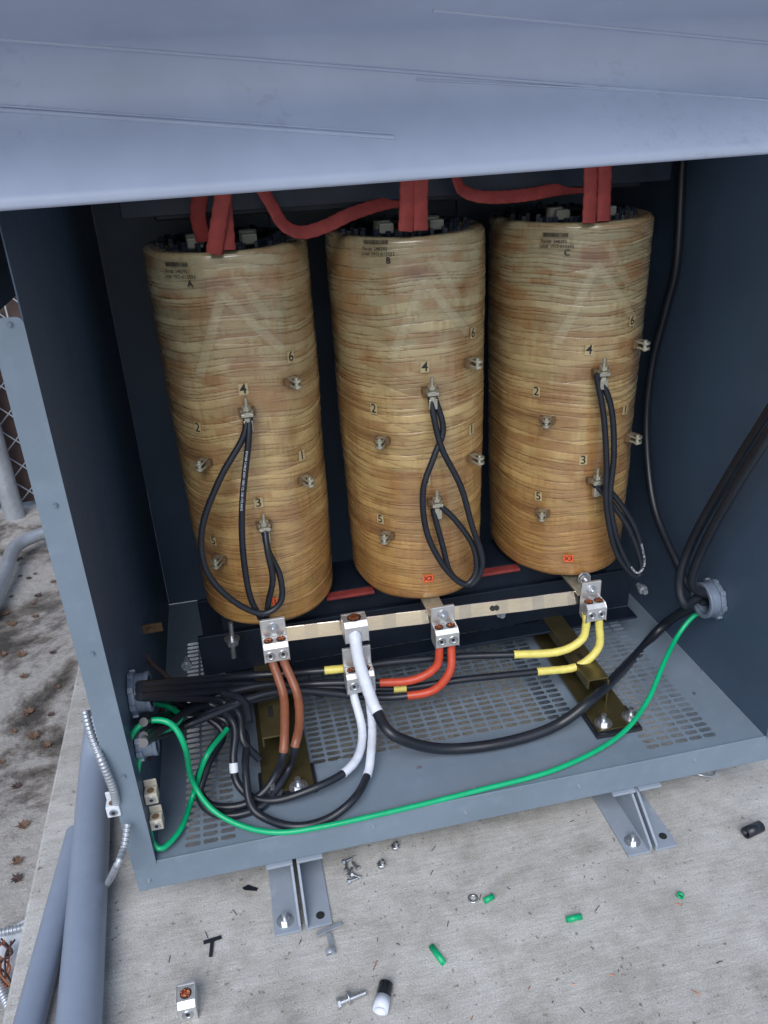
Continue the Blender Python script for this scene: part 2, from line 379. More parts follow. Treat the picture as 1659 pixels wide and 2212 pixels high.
rail(1335,1578,.100,'dark plated steel channel bolted to the cabinet floor',[(1303,1562),(1362,1548)])
# ------------------------------------------------------------------ numpy noise
def _h(i,j,k,s):
    n=(i*374761393+j*668265263+k*2147483647+s*1274126177)&0xffffffff
    n=((n^(n>>13))*1274126177)&0xffffffff; return ((n^(n>>16))&0xffff)/65535.
def vn(x,y,z,s=0):
    xi=np.floor(x).astype(np.int64); yi=np.floor(y).astype(np.int64); zi=np.floor(z).astype(np.int64)
    f=lambda t:t*t*(3-2*t); fx,fy,fz_=f(x-xi),f(y-yi),f(z-zi); o=0
    for a in(0,1):
        for b in(0,1):
            for c in(0,1):
                o=o+_h(xi+a,yi+b,zi+c,s)*(fx if a else 1-fx)*(fy if b else 1-fy)*(fz_ if c else 1-fz_)
    return o
# ------------------------------------------------------------------ coils
XA,S,YC,RX,RY,ZB,ZT=.3246,.38,.5565,.168,.2105,.273,1.101
NE=2.15
def tap(z): 
    t_=(z-ZB)/(ZT-ZB); return .947+.053*t_+.012*np.sin(math.pi*t_)
def surf(lx,z,off=0):
    k=float(tap(z)); rx,ry=RX*k+off,RY*k+off; q=min(.999,abs(lx/rx)); return -ry*(1-q**NE)**(1/NE)
def arc_x(th,z,off):
    k=float(tap(z)); c_=math.sin(th); s_=math.cos(th)
    return Vector(((RX*k+off)*math.copysign(abs(c_)**(2/NE),c_),-(RY*k+off)*math.copysign(abs(s_)**(2/NE),s_),z))
def onsurf(u,v,xc):
    y=YC-RY*.9
    for _ in range(14):
        q=PY(u,v,y); lx=max(-.155,min(.155,q.x-xc)); y=.5*y+.5*(YC+surf(lx,q.z))
    return lx,q.z
TERM={'4':(-.0061,.795),'3':(0.,.538),'2':(-.120,.684),'5':(-.120,.4495),'6':(.104,.8396),'1':(.1128,.618)}
TAGPX={'4':[(525,840),(917,792),(1272,755)],'3':[(558,1085),(920,1037),(1259,993)],'2':[(429,923),(809,882),(1160,845)],'6':[(626,770),(1019,719),(1363,692)],'1':[(650,983),(1016,927),(1348,884)],'5':[(463,1167),(823,1120),(1164,1071)]}
def wrapgeo(mb,vs,fs,xc,lx0,z0,off,mi,tilt=0):
    th0=math.asin(max(-1,min(1,math.copysign(abs(lx0/(RX*float(tap(z0))))**(NE/2),lx0)))); out=[]
    pa_=arc_x(th0-.02,z0,0); pb_=arc_x(th0+.02,z0,0); spd=(pb_-pa_).length/.04
    for v in vs:
        x=v[0]*math.cos(tilt)-v[1]*math.sin(tilt); y=v[0]*math.sin(tilt)+v[1]*math.cos(tilt)
        p=arc_x(th0+x/spd,z0+y,off); out.append((p.x+xc,p.y+YC,p.z))
    mb.add(out,fs,mi)
def rectgeo(w_,h_,n=8):
    vs=[];fs=[]
    for i in range(n+1):
        vs+=[(-w_/2+w_*i/n,-h_/2),(-w_/2+w_*i/n,h_/2)]
    for i in range(n): fs.append((2*i,2*i+2,2*i+3,2*i+1))
    return vs,fs
def build_coil(ci,lab,letter,spx,apx):
    xc=XA+ci*S; co=empty('transformer_coil',(xc,YC,ZB),lab,'transformer coil','transformer coils in the cabinet')
    stick=onsurf(spx[0],spx[1],xc); lx,lz=onsurf(apx[0],apx[1],xc)
    NTH,NZ=240,640
    th=np.linspace(0,2*math.pi,NTH,endpoint=False); zz=np.linspace(0,1,NZ)
    Z,TH=np.meshgrid(ZB+(ZT-ZB)*zz,th,indexing='ij')
    C,Sn=np.cos(TH),np.sin(TH)
    r=np.random.default_rng(11+ci)
    wob=(vn(C*1.3+9,Sn*1.3+9,Z*5,ci)-.5)*.020+(vn(C*3+9,Sn*3+9,Z*22,ci+5)-.5)*.0035
    zz2=Z+wob
    edges=[ZB-.05]
    while edges[-1]<ZT+.05: edges.append(edges[-1]+r.choice([r.uniform(.005,.009),r.uniform(.008,.013),r.uniform(.014,.022)]))
    edges=np.array(edges); idx=np.clip(np.searchsorted(edges,zz2)-1,0,len(edges)-2)
    lo=edges[idx]; dz=zz2-lo
    rnd=r.uniform(-1,1,len(edges))
    seg=vn(C*2.2+9,Sn*2.2+9,idx*3.7+.5,ci+20); seg2=vn(C*5+9,Sn*5+9,idx*2.3+.5,ci+21)
    gs=np.clip((seg*.6+seg2*.4-.30)/.2,0,1)
    groove=np.exp(-(dz/.0012)**2)*gs
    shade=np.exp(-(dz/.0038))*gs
    w2=(vn(C*1.1+4,Sn*1.1+4,Z*4,ci+90)-.5)*.045+.008*Sn
    e2=[ZB-.06]
    while e2[-1]<ZT+.06: e2.append(e2[-1]+r.uniform(.014,.045))
    e2=np.array(e2); z2=Z+w2; i2=np.clip(np.searchsorted(e2,z2)-1,0,len(e2)-2); d2=z2-e2[i2]
    s2=np.clip((vn(C*3+6,Sn*3+6,i2*4.1+.5,ci+91)-.46)/.1,0,1); g2=np.exp(-(d2/.0010)**2)*s2
    rnd2=r.uniform(-1,1,len(e2))
    off=rnd[idx]*.0005+rnd2[i2]*.0004+(seg-.5)*.0006-groove*.0012-g2*.0009+(vn(C*3+9,Sn*3+9,Z*6,ci+50)-.5)*.006
    K=tap(Z)
    endz=np.minimum(Z-ZB,ZT-Z); rnd_end=np.where(endz<.014,-.014*(1-np.sqrt(np.clip(1-(1-endz/.014)**2,0,1))),0)
    X=np.sign(Sn)*np.abs(Sn)**(2/NE)*(RX*K+off+rnd_end); Y=-np.sign(C)*np.abs(C)**(2/NE)*(RY*K+off+rnd_end)
    T=(Z-ZB)/(ZT-ZB)
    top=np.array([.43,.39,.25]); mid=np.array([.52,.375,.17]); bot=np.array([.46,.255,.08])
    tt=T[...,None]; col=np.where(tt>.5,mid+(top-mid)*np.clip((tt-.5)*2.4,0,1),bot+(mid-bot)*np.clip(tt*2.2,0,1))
    tone=1+.12*rnd[idx]+.10*rnd2[i2]+.24*(seg-.5)+.16*(vn(C*5+9,Sn*5+9,idx*5.1,ci+60)-.5)
    col=col*tone[...,None]
    def lay(m,c_,amt):
        nonlocal col
        m=(np.clip(m,0,1)*amt)[...,None]; col=col*(1-m)+np.array(c_)*m
    lay((vn(C*2+7,Sn*2+7,Z*22,ci+70)-.54)*4,(.31,.145,.05),.5)
    lay((vn(C*3+3,Sn*3+3,idx*1.9+.3,ci+72)-.58)*5,(.33,.17,.07),.55)
    lay((vn(C*2.5+5,Sn*2.5+5,i2*2.9+.3,ci+73)-.60)*6,(.30,.15,.065),.45)
    drip=np.clip((vn(C*20+40,Sn*20+40,Z*20,ci+80)-.5)*3,0,1)*np.clip((vn(C*2+1,Sn*2+1,Z*14,ci+81)-.4)*4,0,1)
    lay(drip*np.clip(1.35-T,.3,1),(.40,.18,.05),.45)
    front=C>0
    def strip(x1,z1,x2,z2_,wd,amt,c2):
        nonlocal col
        dx,dz_=x2-x1,z2_-z1; L=math.hypot(dx,dz_); d=np.abs((X-x1)*dz_-(Z-z1)*dx)/L; t_=((X-x1)*dx+(Z-z1)*dz_)/L**2
        inn=(t_>0)*(t_<1)*front
        lay(np.clip((wd-d)/.0012,0,1)*inn,c2,amt); lay(np.exp(-((d-wd)/.0012)**2)*inn,(.22,.14,.07),.35)
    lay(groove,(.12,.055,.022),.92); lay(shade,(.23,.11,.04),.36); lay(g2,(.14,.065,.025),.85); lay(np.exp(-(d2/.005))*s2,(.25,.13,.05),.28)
    cc=(.49,.43,.28)
    strip(lx,lz-.01,lx-.065,lz-.17,.010,.45,cc); strip(lx,lz-.01,lx+.10,lz-.13,.010,.45,cc); strip(lx+.02,lz+.03,lx+.08,lz-.06,.010,.35,cc)
    sx,sz=stick; lay((np.abs(X-sx)<.044)*(np.abs(Z-sz+.004)<.034)*front*1.0,(.34,.325,.22),.45)
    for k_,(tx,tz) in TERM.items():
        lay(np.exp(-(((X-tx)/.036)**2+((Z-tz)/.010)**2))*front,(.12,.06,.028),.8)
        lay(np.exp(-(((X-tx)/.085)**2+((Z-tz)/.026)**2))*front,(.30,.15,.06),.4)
    lay(np.exp(-(((X-lx+.012)/.03)**2+((Z-lz-.005)/.014)**2))*front,(.17,.07,.05),.65)
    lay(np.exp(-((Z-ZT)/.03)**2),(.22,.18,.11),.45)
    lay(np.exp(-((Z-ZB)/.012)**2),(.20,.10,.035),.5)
    vs=np.stack([X+xc,Y+YC,Z],-1).reshape(-1,3)
    I,J=np.meshgrid(np.arange(NZ-1),np.arange(NTH),indexing='ij'); J2=(J+1)%NTH
    fs=np.stack([I*NTH+J,I*NTH+J2,(I+1)*NTH+J2,(I+1)*NTH+J],-1).reshape(-1,4)
    mb=MB(); mb.v=vs.tolist(); mb.f=fs.tolist(); mb.mi=[0]*len(mb.f); mb.sm=[True]*len(mb.f)
    cols=col.reshape(-1,3).tolist()
    for ring,zz_ in((0,ZB),(NZ-1,ZT)):
        o0=len(mb.v)
        for j in range(NTH):
            v=mb.v[ring*NTH+j]; mb.v.append([xc+(v[0]-xc)*.5,YC+(v[1]-YC)*.5,zz_-(.012 if ring else 0)]); cols.append([.03,.025,.02] if ring else [.2,.1,.04])
        for j in range(NTH):
            k_=(j+1)%NTH; mb.f.append([ring*NTH+j,ring*NTH+k_,o0+k_,o0+j]); mb.mi.append(0); mb.sm.append(False)
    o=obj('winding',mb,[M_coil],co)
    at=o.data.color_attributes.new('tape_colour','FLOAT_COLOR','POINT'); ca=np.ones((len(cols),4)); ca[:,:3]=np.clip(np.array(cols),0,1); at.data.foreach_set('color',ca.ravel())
    mb=MB(); 
    for i in range(46):
        a_=2*math.pi*i/46+r.uniform(-.03,.03); f_=.80 if i%2 else .66
        mb.box((xc+math.sin(a_)*RX*f_,YC-math.cos(a_)*RY*f_,ZT-.004),(.007,.010,r.uniform(.012,.028)),Matrix.Rotation(-a_,3,'Z'))
    mb.ring((xc,YC,ZT-.004),(0,0,1),.1,.092,.012)
    obj('end_spacers',mb,[M_darkcab],co,bevel=.001)
    for dx_ in(-.06,.045):
        mb=MB(); mb.box((xc+dx_,YC-.10,ZT+.008),(.030,.02,.020)); obj('support_block',mb,[M_beige],co,bevel=.003)
        mb=MB(); mb.cyl((xc+dx_,YC-.06,ZT-.01),(xc+dx_,YC-.06,ZT+.020),.018); obj('support_post',mb,[M_beige],co)
    for k_,(tx,tz) in TERM.items():
        gxp=onsurf(*TAGPX[k_][ci],xc)
        mb=MB(); vs_,fs_=rectgeo(.018,.023); vt,ft=textgeo(k_,.028,.0002); ti=r.uniform(-.06,.06)
        wrapgeo(mb,vs_,fs_,xc,gxp[0],gxp[1],.0032,0,ti); wrapgeo(mb,vt,ft,xc,gxp[0],gxp[1],.0040,1,ti)
        obj('number_tag',mb,[M_tagbg,M_ink],co,label='small amber tag with black number %s'%k_)
        def nrm(tx):
            y=surf(tx,tz); q=min(.999,abs(tx/(RX*float(tap(tz))))); nx=math.copysign(q**(NE-1)/RX,tx); ny=-((abs(y)/(RY*float(tap(tz))))**(NE-1))/RY
            return y,Vector((nx*.6,ny,0)).normalized()
        y,nn=nrm(tx); bx_=tx-.030*nn.x; y,nn=nrm(bx_)
        base=Vector((xc+bx_,YC+y,tz)); sd_=Vector((0,0,1)).cross(nn)
        R=Matrix((sd_,nn,Vector((0,0,1)))).transposed()
        tpart=MB()
        tpart.box(base+nn*.004,(.034,.018,.015),R,1)
        if k_ in '34':
            tpart.box(base+nn*.020,(.024,.028,.007),R); 
            tpart.cyl(base+nn*.024-Vector((0,0,.014)),base+nn*.024+Vector((0,0,.034)),.0042,12)
            tpart.hexa(base+nn*.024+Vector((0,0,.009)),base+nn*.024+Vector((0,0,.017)),.010); tpart.cyl(base+nn*.024+Vector((0,0,.004)),base+nn*.024+Vector((0,0,.007)),.013,20)
            tpart.hexa(base+nn*.024-Vector((0,0,.014)),base+nn*.024-Vector((0,0,.006)),.010); tpart.box(base+nn*.026-Vector((0,0,.022)),(.018,.012,.022),R)
        else:
            for dz_ in(-.0058,.0058):
                tpart.box(base+nn*.016+Vector((0,0,dz_)),(.019,.026,.005),R); e_=base+nn*.029+Vector((0,0,dz_)); tpart.cyl(e_-Vector((0,0,.0025)),e_+Vector((0,0,.0025)),.0095,20)
            tpart.cyl(base+nn*.027-Vector((0,0,.012)),base+nn*.027+Vector((0,0,.012)),.005,14)
        obj('tap_terminal',tpart,[M_brass,M_coilroot],co,bevel=.0012)
    mb=MB(); lx0,lz0=stick
    for s_,dx_,dy_,sz,bo in(('Part#: 248292',-.006,.005,.0094,.0001),('Job#: WO-613333',.0,-.0045,.0094,.0001),(letter,.022,-.017,.017,.0004)):
        vt,ft=textgeo(s_,sz,bo); wrapgeo(mb,[(a_+dx_,b_+dy_,0) for a_,b_,c_ in vt],ft,xc,lx0,lz0,.0034,0)
    rb=random.Random(3); xx=-.030
    while xx<.022:
        ww=rb.choice((.0006,.001,.0016)); vq,fq=[(xx,.014),(xx+ww,.014),(xx+ww,.022),(xx,.022)],[(0,1,2,3)]; wrapgeo(mb,vq,fq,xc,lx0,lz0,.0034,0); xx+=ww+rb.choice((.0005,.0009))
    obj('printed_label',mb,[M_ink],co,label='black printed job label with letter %s under varnish'%letter)
    return co,xc
coils=[]
coils.append(build_coil(0,'amber varnished tape-wound coil marked A with looped black jumpers','A',(388,592),(478,622)))
coils.append(build_coil(1,'amber varnished tape-wound coil marked B between two others','B',(816,543),(912,592)))
coils.append(build_coil(2,'amber varnished tape-wound coil marked C beside the cabinet wall','C',(1203,527),(1290,560)))
for ci,(u,v,s_) in enumerate(((588,1298,'X1'),(924,1248,'X2'),(1227,1205,'X3'))):
    co,xc=coils[ci]; q=onsurf(u,v,xc); mb=MB(); vs_,fs_=rectgeo(.023,.019); vt,ft=textgeo(s_,.0165,.0003)
    wrapgeo(mb,vs_,fs_,xc,q[0],q[1],.0040,0); wrapgeo(mb,vt,ft,xc,q[0],q[1],.0048,1); obj('phase_tag',mb,[M_tagor,M_ink],co,label='orange tag reading %s'%s_)
def pth(L): return [(PY(*p) if len(p)==3 else PZ(p[0],p[1],p[3])) for p in L]
wrapf=lambda i:1+.05*math.sin(i*1.9)
for ci,L in enumerate(([[(432,420,.40),(428,470,.42),(440,520,.44)],[(486,400,.33),(474,470,.335),(462,548,.338)],[(480,400,.345),(486,470,.35),(492,540,.345)]],
    [[(880,380,.35),(879,440,.35),(876,500,.343)],[(910,380,.35),(908,440,.35),(909,498,.345)]],
    [[(1276,350,.36),(1275,420,.355),(1272,482,.346)],[(1307,350,.36),(1305,420,.36),(1303,478,.352)]])):
    for l in L:
        mb=MB(); mb.tube(smoothpath(pth(l)),.0148,16,0,.30,(0,1,0),wrapf); obj('red_lead',mb,[M_red],coils[ci][0])
for L,lab in (([(560,400,.42),(585,440,.41),(612,485,.40),(650,502,.40),(700,490,.41),(760,462,.43),(830,440,.46),(870,435,.48)],'dark red insulated strap linking two coil tops'),
          ([(985,380,.42),(1000,412,.42),(1050,426,.42),(1130,422,.44),(1200,410,.46),(1265,403,.48)],'dark red insulated strap running between coil tops')):
    mb=MB(); mb.tube(smoothpath(pth(L)),.0135,16,0,.20,(0,-.5,.8),wrapf); obj('insulated_strap',mb,[M_red],None,lab,'insulated strap','red insulated straps')
# core
core=empty('transformer_core',(XA+S,YC,0.01),'dark laminated steel core with clamps carrying the coils','transformer core')
mb=MB(); mb.bx(XA-.13,XA+2*S+.13,YC-.075,YC+.075,.10,.262); obj('lower_yoke',mb,[M_darkcab],core,bevel=.004)
mb=MB(); mb.bx(XA-.13,XA+2*S+.13,YC-.075,YC+.075,1.15,1.31); obj('upper_yoke',mb,[M_darkcab],core,bevel=.004)
for s_ in(-1,1):
    mb=MB(); y=YC+s_*.085; mb.bx(XA-.19,XA+2*S+.19,y-.006,y+.006,.085,.20); a_,b_=sorted((y,y+s_*.06)); mb.bx(XA-.19,XA+2*S+.19,a_+.0061*(s_>0),b_-.0061*(s_<0),.078,.0845); obj('clamp_channel',mb,[M_darkcab],core,bevel=.002)
    mb=MB(); mb.bx(XA-.19,XA+2*S+.19,y-.006,y+.006,1.16,1.26); obj('clamp_channel',mb,[M_darkcab],core,bevel=.002)
for i in range(2):
    mb=MB(); xm=XA+S*(i+.5); mb.bx(xm-.06,xm+.06,YC-.105,YC-.078,.256,.264); obj('red_insulator',mb,[M_red],core,bevel=.002)
for xm in(.10,.5,.9,1.3):
    mb=MB(); mb.cyl((xm,YC-.13,.145),(xm,YC-.088,.145),.007,12); mb.hexa((xm,YC-.118,.145),(xm,YC-.105,.145),.013); obj('clamp_bolt',mb,[M_galv],core)
mb=MB(); q=PY(498,1345,.40); b_=PY(505,1420,.40); mb.cyl(q,b_,.006,12); m_=q.lerp(b_,.5); mb.hexa(m_,m_.lerp(b_,.25),.014); mb.cyl(m_.lerp(q,.05),m_.lerp(q,.12),.018,20); obj('threaded_rod',mb,[M_zinc],core)
mb=MB(); q=PY(1262,1250,.34); mb.cyl(q+Vector((0,-.02,0)),q+Vector((0,.03,0)),.006,12); mb.hexa(q+Vector((0,-.012,0)),q+Vector((0,-.003,0)),.013); mb.cyl(q,q+Vector((0,.003,0)),.017,20); obj('stud_bolt',mb,[M_zinc],core)
mb=MB(); q=PY(327,1357,.42); mb.box(q,(.05,.006,.022)); mb.cyl(q+Vector((0,-.003,0)),q+Vector((0,-.010,0)),.008,6,smooth=False); obj('core_ground_tab',mb,[M_coilroot],core,bevel=.001)
# ------------------------------------------------------------------ bus bar
bl=PY(600,1372,.318); br=PY(1250,1290,.318); 
mb=MB(); d=(br-bl).normalized(); L_=(br-bl).length; ang=math.asin(d.z); R=Matrix.Rotation(-ang,3,'Y')@Matrix.Rotation(math.radians(-17),3,'X')
nseg=24; vs=[];fs=[]
for i in range(nseg+1):
    e=-L_/2+L_*i/nseg; wv=.0009*math.sin(i*.9)+.0007*math.sin(i*2.1+1)
    for (yy,zz_) in((-.003,-.017),(-.003,.017),(.003,.017),(.003,-.017)): vs.append((bl+br)/2+R@Vector((e,yy+wv,zz_)))
for i in range(nseg):
    for k in range(4): l=(k+1)%4; fs.append((i*4+k,i*4+l,(i+1)*4+l,(i+1)*4+k))
fs+=[(0,1,2,3)[::-1],tuple(nseg*4+k for k in range(4))]
mb.add(vs,fs)
bus=obj('neutral_busbar',mb,[M_bus],None,'shiny tinned flat busbar running beneath the coils','busbar',bevel=.001)
nb=R@Vector((0,-1,0)); mb=MB(); q=PY(1064,1297,.318)
t_=(q-bl).dot(d); q=bl+d*t_+nb*.0045; mb.cyl(q,q+nb*.0006,.0065,20); q2=q+d*.01; mb.cyl(q2,q2+nb*.0006,.0065,20); obj('bar_slot',mb,[M_alud],bus)
for i,(u,v) in enumerate(((592,1345),(935,1305),(1250,1262))):
    mb=MB(); q=PY(u,v,.345); mb.bx(q.x-.022,q.x+.022,.30,.46,q.z-.003,q.z+.003); obj('coil_tab',mb,[M_brass],coils[i][0],bevel=.001)
# ------------------------------------------------------------------ lugs
def lug(c,wd,h,n,lab,tang=.045,rh=.0105):
    c=Vector(c); L=empty('mechanical_lug',(c.x,c.y,c.z-h/2),lab,'terminal lug','aluminium terminal lugs'); dp=.034 if n==2 else .040
    mb=MB(); yf,yb=c.y-dp/2,c.y+dp/2
    prof=[(yf,c.z-h/2),(yf,c.z+h*.30),(yf+dp*.25,c.z+h/2),(yb,c.z+h/2),(yb,c.z-h/2)]; n_=5
    vs=[(c.x-wd/2,y,z) for y,z in prof]+[(c.x+wd/2,y,z) for y,z in prof]
    mb.add(vs,[tuple(range(n_)),tuple(range(2*n_-1,n_-1,-1))]+[(i,(i+1)%n_,(i+1)%n_+n_,i+n_) for i in range(n_)])
    mb.bx(c.x-wd/2,c.x+wd/2,yb+.0003,yb+.0075,c.z-h/2,c.z+h/2+tang)
    obj('lug_body',mb,[M_alu],L,bevel=.0018)
    sp=wd/n
    for i in range(n):
        x=c.x-wd/2+sp*(i+.5); r=min(.0105,sp*.38)
        mb=MB(); q=Vector((x,yf-.0002,c.z-h*.10)); mb.ring(q,(0,1,0),r,r*.72,.003,24); mb.cyl(q+Vector((0,.002,0)),q+Vector((0,-.0004,0)),r*.72,20,0); mb.hexa(q+Vector((0,-.0003,0)),q+Vector((0,-.0009,0)),r*.42,1)
        obj('set_screw',mb,[M_zinc,M_alud],L)
        r=rh; mb=MB(); q=Vector((x,yf+dp*.60,c.z+h/2+.0004)); mb.cyl(q,q+Vector((0,0,.0006)),r*1.02,24,1)
        nk=14 if n==2 else 34
        for k_ in range(nk):
            a_=k_*2.4; rr=r*.82*math.sqrt(k_/nk); e=q+Vector((math.cos(a_)*rr,math.sin(a_)*rr*.9,0)); mb.cyl(e,e+Vector((random.uniform(-.001,.001),random.uniform(-.002,.001),random.uniform(.002,.006))),.0013,7,0)
        obj('copper_strands',mb,[M_copper,M_alud],L)
    if tang>.02:
        mb=MB(); q=Vector((c.x,yb,c.z+h/2+tang*.5)); mb.cyl(q,q+Vector((0,-.002,0)),.013,24); mb.hexa(q+Vector((0,-.002,0)),q+Vector((0,-.009,0)),.0095); mb.cyl(q+Vector((0,-.009,0)),q+Vector((0,-.013,0)),.005,14); obj('tang_bolt',mb,[M_zinc],L)
    return L
lug(PY(596,1402,.275),.056,.044,2,'double aluminium lug holding two brown-taped cables')
lug(PY(962,1372,.275),.056,.044,2,'double aluminium lug holding two orange-taped cables')
lug(PY(1282,1317,.275),.050,.044,2,'double aluminium lug holding two yellow-taped cables')
lug(PY(767,1357,.27),.054,.050,1,'single aluminium lug gripping the thick white-taped cable',tang=.0,rh=.0155)
lug(PY(777,1467,.262),.066,.052,2,'double aluminium lug holding two white-taped cables',tang=.050)
# ------------------------------------------------------------------ cables
def pth_mixed(L):
    out=[]
    for p in L:
        if isinstance(p,Vector): out.append(p)
        elif len(p)==3: out.append(PY(*p))
        elif p[2]=='z': out.append(PZ(p[0],p[1],p[3]))
        elif p[2]=='x': out.append(PX(p[0],p[1],p[3]))
    return out
def cable(L,r,mats,lab,cat='cable',group=None,tapes=(),name='cable',seg=14):
    P=pth_mixed(L); full=smoothpath(P); per=[]
    for i in range(len(P)-1): per.append(max(2,int((P[i+1]-P[i]).length/.006)))
    st=[0]
    for n in per: st.append(st[-1]+n)
    mb=MB(); mb.tube(full,r,seg); o=obj(name,mb,[mats],None,lab,cat,group)
    for (a_,b_,m,nm) in tapes:
        i0=int(st[int(a_)]+(a_%1)*(per[int(a_)] if int(a_)<len(per) else 0)); i1=int(st[int(b_)]+(b_%1)*(per[int(b_)] if int(b_)<len(per) else 0))
        ph=random.randint(0,3); mb=MB(); mb.tube(full[i0:i1+1],r+.0011,seg,0,1,None,lambda i:1+.05*(((i+ph)%4)/3)); obj(nm,mb,[m],o)
    return o
gP='phase cables on the cabinet floor'
rT=.0085
cable([(1266,1325,.272),(1266,1350,.27),(1255,1383,.265),(1205,1408,.265),(1110,1414,.28),(1000,1418,.30),(850,1430,.31),(716,1447,.31),(500,1462,.33),(300,1480,'x',.05)],rT,M_black,'black cable with yellow phase tape near the lug','cable',gP,[(0,4,M_yellow,'yellow_tape'),(6.85,7.1,M_yellow,'yellow_marker')])
cable([(1293,1325,.272),(1294,1350,.27),(1292,1400,.262),(1245,1440,.26),(1160,1451,.27),(1000,1468,.28),(860,1487,.29),(700,1484,.30),(500,1478,.33),(300,1492,'x',.05)],rT,M_black,'black cable with yellow phase tape curving to the lug','cable',gP,[(0,4,M_yellow,'yellow_tape'),(5.9,6.1,M_yellow,'yellow_marker')])
cable([(949,1385,.272),(949,1402,.27),(942,1440,.268),(895,1468,.27),(820,1475,.28),(700,1476,.30),(500,1490,.32),(300,1505,'x',.05)],rT,M_black,'black cable with orange phase tape near the lug','cable',gP,[(0,4,M_orange,'orange_tape')])
cable([(975,1385,.272),(975,1402,.27),(972,1450,.25),(938,1490,.25),(880,1503,.26),(800,1506,.27),(620,1492,.28),(480,1530,.25),(380,1575,.2),(310,1600,'x',.05)],rT,M_black,'black cable with orange phase tape curving to the lug','cable',gP,[(0,4,M_orange,'orange_tape')])
cable([(583,1415,.272),(592,1440,.262),(612,1500,.22),(615,1560,.16),(612,1625,.11),(600,1665,'z',.06),(570,1710,'z',.025),(520,1740,'z',.012),(455,1738,'z',.012),(428,1690,'z',.03),(455,1620,'z',.06),(490,1560,.25),(400,1540,.25),(310,1590,'x',.05)],rT,M_black,'black cable with brown phase tape looping on the floor','cable',gP,[(0,4,M_brown,'brown_tape')])
cable([(608,1415,.272),(618,1440,.262),(642,1500,.22),(647,1560,.16),(637,1612,.11),(628,1650,'z',.05),(600,1700,'z',.025),(560,1745,'z',.012),(480,1762,'z',.012),(432,1725,'z',.03),(450,1650,'z',.07),(480,1580,.24),(400,1525,.26),(310,1500,'x',.05)],rT,M_black,'black cable with brown phase tape curling on the floor','cable',gP,[(0,4,M_brown,'brown_tape')])
cable([(762,1480,.26),(765,1505,.255),(782,1575,.20),(775,1630,.14),(742,1670,.10),(680,1702,'z',.035),(600,1728,'z',.02),(545,1722,'z',.02),(512,1690,'z',.04),(504,1640,'z',.08),(503,1560,.22),(430,1510,.27),(310,1490,'x',.05)],rT,M_black,'black cable with white phase tape bending across the floor','cable',gP,[(0,4,M_white,'white_tape'),(8.5,8.9,M_white,'white_marker')])
cable([(795,1480,.26),(797,1505,.255),(804,1570,.20),(801,1630,.13),(793,1675,.09),(765,1725,'z',.03),(710,1768,'z',.012),(640,1785,'z',.011),(575,1768,'z',.012),(540,1735,'z',.03),(530,1660,'z',.07),(525,1580,.22),(440,1525,.26),(310,1600,'x',.05)],rT,M_black,'black cable with white phase tape sweeping along the floor','cable',gP,[(0,4,M_white,'white_tape')])
for k_,(L) in enumerate(([(540,1560,.20),(520,1510,.26),(430,1490,.3),(300,1490,'x',.05)],[(600,1500,.29),(520,1520,.26),(420,1560,.22),(350,1585,.2),(310,1605,'x',.05)],[(560,1640,'z',.05),(525,1600,.19),(515,1540,.24),(460,1512,.27),(300,1505,'x',.05)],
    [(700,1500,.30),(600,1478,.32),(480,1500,.30),(390,1535,.25),(310,1560,'x',.05)])):
    cable(L,rT,M_black,'short black cable in the bundle by the wall hub','cable',gP)
fr=PX(1528,1292,W-.02)
cable([(767,1368,.258),(768,1385,.245),(776,1430,.228),(795,1490,.205),(813,1535,.18),(850,1588,.12),(950,1617,'z',.03),(1080,1606,'z',.02),(1200,1568,'z',.03),(1290,1500,'z',.07),(1370,1420,.36),(1440,1345,.42),fr],.0125,M_black,'thick black neutral cable with white tape at its lug','cable',None,[(0.3,4.1,M_white,'white_tape')],seg=18)
gG='green grounding wires'
cable([PX(1540,1318,W-.004),(1500,1330,'x',1.345),(1465,1372,'x',1.30),(1435,1430,'x',1.235),(1395,1520,'z',.045),(1330,1595,'z',.02),(1200,1662,'z',.012),(1030,1708,'z',.009),(850,1752,'z',.009),(700,1785,'z',.010),(600,1798,'z',.010),(520,1783,'z',.015),(455,1745,'z',.04),(415,1685,'z',.09),(400,1615,.04),(372,1566,.05),(330,1556,.06),(292,1578,.05),(275,1625,.04),(290,1700,.04)],.0058,M_green,'long green grounding wire lying across the cabinet floor','ground wire',gG)
cable([(325,1517,'x',.05),(365,1528,.20),(390,1548,.16),(370,1572,.12),(330,1588,.08),(303,1635,.05),(294,1700,.035),(303,1748,.03)],.0058,M_green,'green grounding wire looping beside the wall hub','ground wire',gG)
cable([(490,1575,.20),(445,1635,.12),(418,1715,'z',.03),(392,1788,'z',.02),(352,1832,'z',.02),(330,1820,'z',.03),(322,1790,.02)],.0058,M_green,'green grounding wire hooking onto a floor lug','ground wire',gG)
rJ=.0068; gJ='black coil jumpers'
